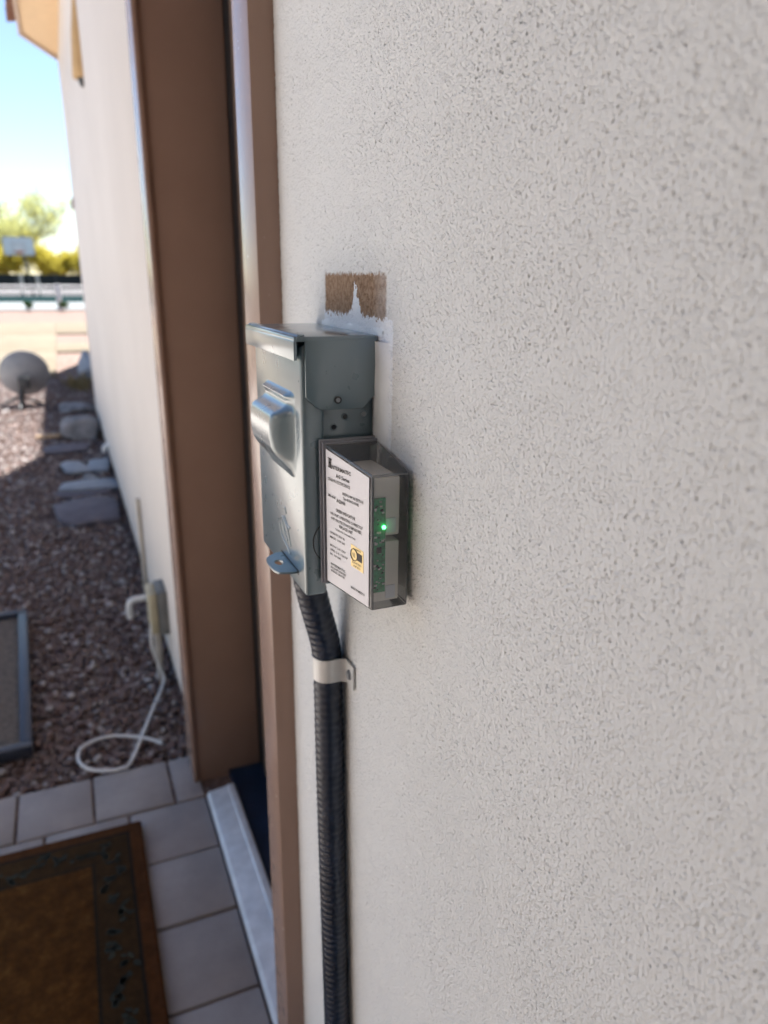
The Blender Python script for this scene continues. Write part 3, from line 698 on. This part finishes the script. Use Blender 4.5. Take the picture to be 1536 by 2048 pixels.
# label on the left face
P00 = Vector(A[3]); P10 = Vector(B[3]); P01 = Vector(A[0]); P11 = Vector(B[0])
ud = (P10-P00); ud.z = 0; ud.normalize(); vd = Vector((0,0,1)); nd = ud.cross(vd).normalized()
def lab(u, v, off=.0006):
    a_ = .05+.905*u; b_ = .022+.956*v
    top = P00.lerp(P10, a_); bot = P01.lerp(P11, a_); return top.lerp(bot, b_)+nd*off
q = [lab(0,0,.0004), lab(1,0,.0004), lab(1,1,.0004), lab(0,1,.0004)]
lb = MB().prism(q, (0,0,0), tuple(nd*.0003)).build('label', 'label', sp)
LW = (lab(1,.5)-lab(0,.5)).length; LH = .0955
def text(body, u0, u1, v, hgt=None, mat='ink', bold=.0, off=.0010, name='lettering'):
    cu = bpy.data.curves.new('t', 'FONT'); cu.body = body; cu.size = 1; cu.align_x = 'LEFT'; cu.resolution_u = 1; cu.offset = bold
    o = bpy.data.objects.new('t', cu); C.objects.link(o); bpy.context.view_layer.update()
    me = bpy.data.meshes.new_from_object(o.evaluated_get(bpy.context.evaluated_depsgraph_get())); bpy.data.objects.remove(o); bpy.data.curves.remove(cu)
    co = np.zeros(len(me.vertices)*3); me.vertices.foreach_get('co', co); co = co.reshape(-1, 3)
    w_ = co[:, 0].max()-co[:, 0].min(); sx = (u1-u0)*LW/w_; sy = (hgt*1.18*LH/.7) if hgt else sx*1.15
    org = lab((u0+u1)/2, v, off); O = org-ud*((u1-u0)*LW/2)
    x = (co[:, 0]-co[:, 0].min())*sx; z = (co[:, 1]-.35)*sy
    P = np.array(O)[None]+x[:, None]*np.array(ud)[None]+z[:, None]*np.array(vd)[None]
    me.vertices.foreach_set('co', P.ravel()); me.update(); me.materials.clear(); me.materials.append(MT[mat])
    return link(name, me, lb)
text('NTERMATIC', .15, .60, .080, .023, bold=.024)
m = MB()
def lq(u0, u1, v0, v1, off=.0010): m.prism([lab(u0,v0,off), lab(u1,v0,off), lab(u1,v1,off), lab(u0,v1,off)], (0,0,0), tuple(nd*.0001))
lq(.06,.15,.045,.052); lq(.06,.15,.108,.115); lq(.075,.095,.052,.108); lq(.112,.132,.052,.108); lq(.095,.112,.072,.082)
m.build('emblem', 'ink', lb)
text('AG Series', .25, .57, .132, .024, bold=.024)
text('SURGE PROTECTIVE DEVICE', .05, .58, .185, .019, bold=.024)
text('ANSI/UL1449 5th EDITION', .40, .88, .228, .017, bold=.024)
text('Type 4X ENCLOSURE', .42, .78, .265, .017, bold=.024)
text('Model:', .06, .24, .318, .017, bold=.024); text('AG3000', .26, .47, .318, .024, bold=.024)
text('GREEN INDICATOR', .24, .70, .388, .020, bold=.024)
text('ON: UNIT OPERATING CORRECTLY', .10, .87, .430, .018, bold=.024)
text('OFF: PROTECTION DIMINISHED,', .12, .85, .468, .018, bold=.024)
text('REPLACE UNIT', .32, .64, .503, .019, bold=.024)
text('Contains No Serviceable Parts', .22, .70, .540, .013, bold=.024)
text('120/240VAC 50/60 Hz', .09, .45, .592, .014, bold=.024); text('MAX: 100 kA', .09, .46, .628, .014, bold=.024)
text('MCOV: L-N 150V', .09, .47, .692, .014, bold=.024); text('VPR: L-L 1200V', .09, .52, .727, .014, bold=.024); text('In: 10 kA', .09, .36, .762, .014, bold=.024)
text('INTERMATIC', .10, .46, .840, .014, bold=.024); text('INCORPORATED', .10, .48, .867, .014, bold=.024); text('SPRING GROVE', .10, .44, .894, .014, bold=.024)
text('MADE IN MEXICO', .60, .92, .925, .015, bold=.024)
m = MB(); lq(.60, .885, .585, .755, .0008); m.build('foil_seal', 'gold', lb)
m = MB(); lq(.755, .855, .622, .682, .0011); m.build('seal_square', 'ink', lb)
cc = lab(.675, .655, .0011); m = MB()
m.tube([cc+ud*(.0042*math.cos(t*math.pi/12))+vd*(.0042*math.sin(t*math.pi/12)) for t in range(25)], .0003, 5); m.build('seal_ring', 'ink', lb)
text('UL', .645, .705, .655, .026, 'ink', .02, .0012); text('LISTED', .64, .85, .712, .011, 'ink', .02, .0012); text('SPD', .66, .83, .738, .009, 'ink', .02, .0012); text('SAFETY', .66, .84, .603, .009, 'ink', .02, .0012)

# ------------------------------------------------------------------ the far yard: court, rail, hoop, trees
tag(MB().box(-60, 40, 36.5, 47, -.02, .014).build('court', 'court'), kind='structure')
tag(MB().box(-60, 40, 47.1, 69.5, -.02, .012).build('court_margin', 'asphalt'), kind='structure')
tag(MB().box(-60, 40, 28.9, 36.4, -.02, .016).build('pale_apron', 'curbm'), kind='structure')
rf = thing('rail_fence', (-.5, 28.6, 0), 'white two rail pipe fence along the court edge', 'fence')
for k in range(-6, 5):
    x = .03+2.37*k; MB().box(x-.08, x+.08, 28.45, 28.6, 0, .86).build('post', 'wpost', rf, bevel=.01)
for z in (.80, .62): MB().tube([(-16, 28.525, z), (11, 28.525, z)], .03, 8).build('rail', 'wpost', rf)
ws = thing('screen_fence', (0, 70, 0), 'dark windscreen fence beyond the basketball court', 'fence')
MB().box(-60, 40, 70, 70.06, 0, 1.14).build('screen', 'screen', ws)
for k in range(-8, 8): MB().tube([(k*3.0, 69.95, 0), (k*3.0, 69.95, 1.25)], .04, 6).build('post', 'dmetal', ws)
hp = thing('basketball_hoop', (-1.75, 47, 0), 'white basketball backboard on a slanted pole in the court', 'basketball hoop')
bx0, bx1, by, bz0, bz1 = -2.42, -.88, 46.4, 2.13, 3.08
MB().box(bx0, bx1, by, by+.04, bz0, bz1).build('backboard', 'board', hp, bevel=.01)
m = MB(); c_ = (bx0+bx1)/2
for b in ((bx0+.0, bx0+.06, bz0, bz1), (bx1-.06, bx1, bz0, bz1), (bx0, bx1, bz1-.06, bz1), (bx0, bx1, bz0, bz0+.06), (c_-.32, c_-.26, bz0+.12, bz0+.66), (c_+.26, c_+.32, bz0+.12, bz0+.66), (c_-.32, c_+.32, bz0+.6, bz0+.66)):
    m.box(b[0], b[1], by-.03, by-.002, b[2], b[3])
m.build('board_frame', 'wpost', hp)
m = MB(); m.tube([(c_+.23*math.cos(t*math.pi/10), by-.3+.23*math.sin(t*math.pi/10), 2.3) for t in range(21)], .03, 6); m.box(c_-.07, c_+.07, by-.09, by, 2.2, 2.36); m.build('rim', 'orange', hp)
MB().tube([(c_, by+.05, 2.5), (c_+.25, by+.7, 1.7), (c_+.4, by+1.2, .0)], .07, 8).build('pole', 'dmetal', hp)
for dx in (-.15, .75): MB().tube([(c_+dx, by+1.3, 0), (c_+dx*.9, by+1.3, 1.15)], .09, 8).build('support', 'cream', hp)

def tree(name, label, cat, base, height, spread, nleaf, leafm, seed, lsize, trunk_r=.14, lean=.2, low=.35, scat=.85):
    r = random.Random(seed); o = thing(name, base, label, cat)
    wood = MB(); tips = []; B = Vector(base)
    def grow(p, d, L, rad, lev):
        n = 5; path_ = [p]
        for i in range(n):
            d = (d+Vector((r.gauss(0, .16), r.gauss(0, .16), r.gauss(.04, .08)))).normalized(); p = p+d*(L/n); path_.append(p)
            if lev >= 1: tips.append((p, L))
        wood.tube(path_, rad, 6, rfun=lambda i: rad*(1-.55*i/n))
        if lev < 3:
            for k in range(r.choice((3, 4)) if lev else 5):
                a_ = r.uniform(0, 6.28); e = r.uniform(.35, .95) if lev else r.uniform(.45, 1.0)
                nd_ = (d*math.cos(e)+Vector((math.cos(a_), math.sin(a_), r.uniform(-.1, .3)))*math.sin(e)*spread).normalized()
                q_ = path_[r.choice((3, 4, 5))] if lev else path_[r.choice((4, 5))]
                grow(q_, nd_, L*r.uniform(.55, .8), rad*.5, lev+1)
    grow(B, Vector((lean, 0, 1)).normalized(), height*low, trunk_r, 0)
    wood.build('trunk', 'bark', o, smooth=True)
    V = np.zeros((nleaf, 4, 3))
    for k in range(nleaf):
        p, L = tips[r.randrange(len(tips))]; c = p+Vector((r.gauss(0, .22), r.gauss(0, .22), r.gauss(0, .2)))*L*scat
        u_ = Vector((r.gauss(0,1), r.gauss(0,1), r.gauss(0,1))).normalized(); v_ = u_.cross(Vector((r.gauss(0,1), r.gauss(0,1), r.gauss(0,1)))).normalized()
        s_ = lsize*r.uniform(.6, 1.4)
        c.z = max(c.z, .05)
        V[k] = [c-u_*s_, c+v_*s_*.45, c+u_*s_, c-v_*s_*.45]
    np_mesh('crown', V.reshape(-1, 3), np.arange(nleaf*4).reshape(-1, 4), leafm, o, smooth=False)
    return o
tree('palo_verde_tree', 'airy pale green tree with dark forked trunk behind the hoop', 'tree', (-.6, 84, 0), 12.6, 1.9, 9000, 'leaf', 5, .10, .22, -.02, .36, 1.5)
tree('palo_verde_tree', 'leafy pale green tree left of the forked one, behind backboard', 'tree', (-5.6, 90, 0), 10.0, 1.8, 9000, 'leaf', 9, .12, .22, .0, .36, 1.25)
for k, (x, y, h, lab_) in enumerate([(2.0, 74, 4.8, 'golden flowering bush beyond the dark fence, nearest the house corner'), (-.3, 75.5, 3.9, 'golden flowering bush beyond the dark fence, right of the hoop pole'), (-2.4, 73.6, 5.0, 'golden flowering bush beyond the dark fence, behind the hoop pole'), (-4.9, 76, 4.3, 'golden flowering bush beyond the dark fence, left of the hoop')]):
    tree('flowering_bush', lab_, 'bush', (x, y, 0), h, 1.5, 6500, 'yellow', 20+k, .13, .07, 0, .34, 2.6)
for k, x in enumerate((-2.1, -.95, .13)):
    tree('small_shrub', ['leftmost', 'middle', 'rightmost'][k]+' of three small green shrubs before the white apron', 'shrub', (x, 27.6, -.02), .42, 1.6, 420, 'green', 40+k, .06, .02, 0, .4)
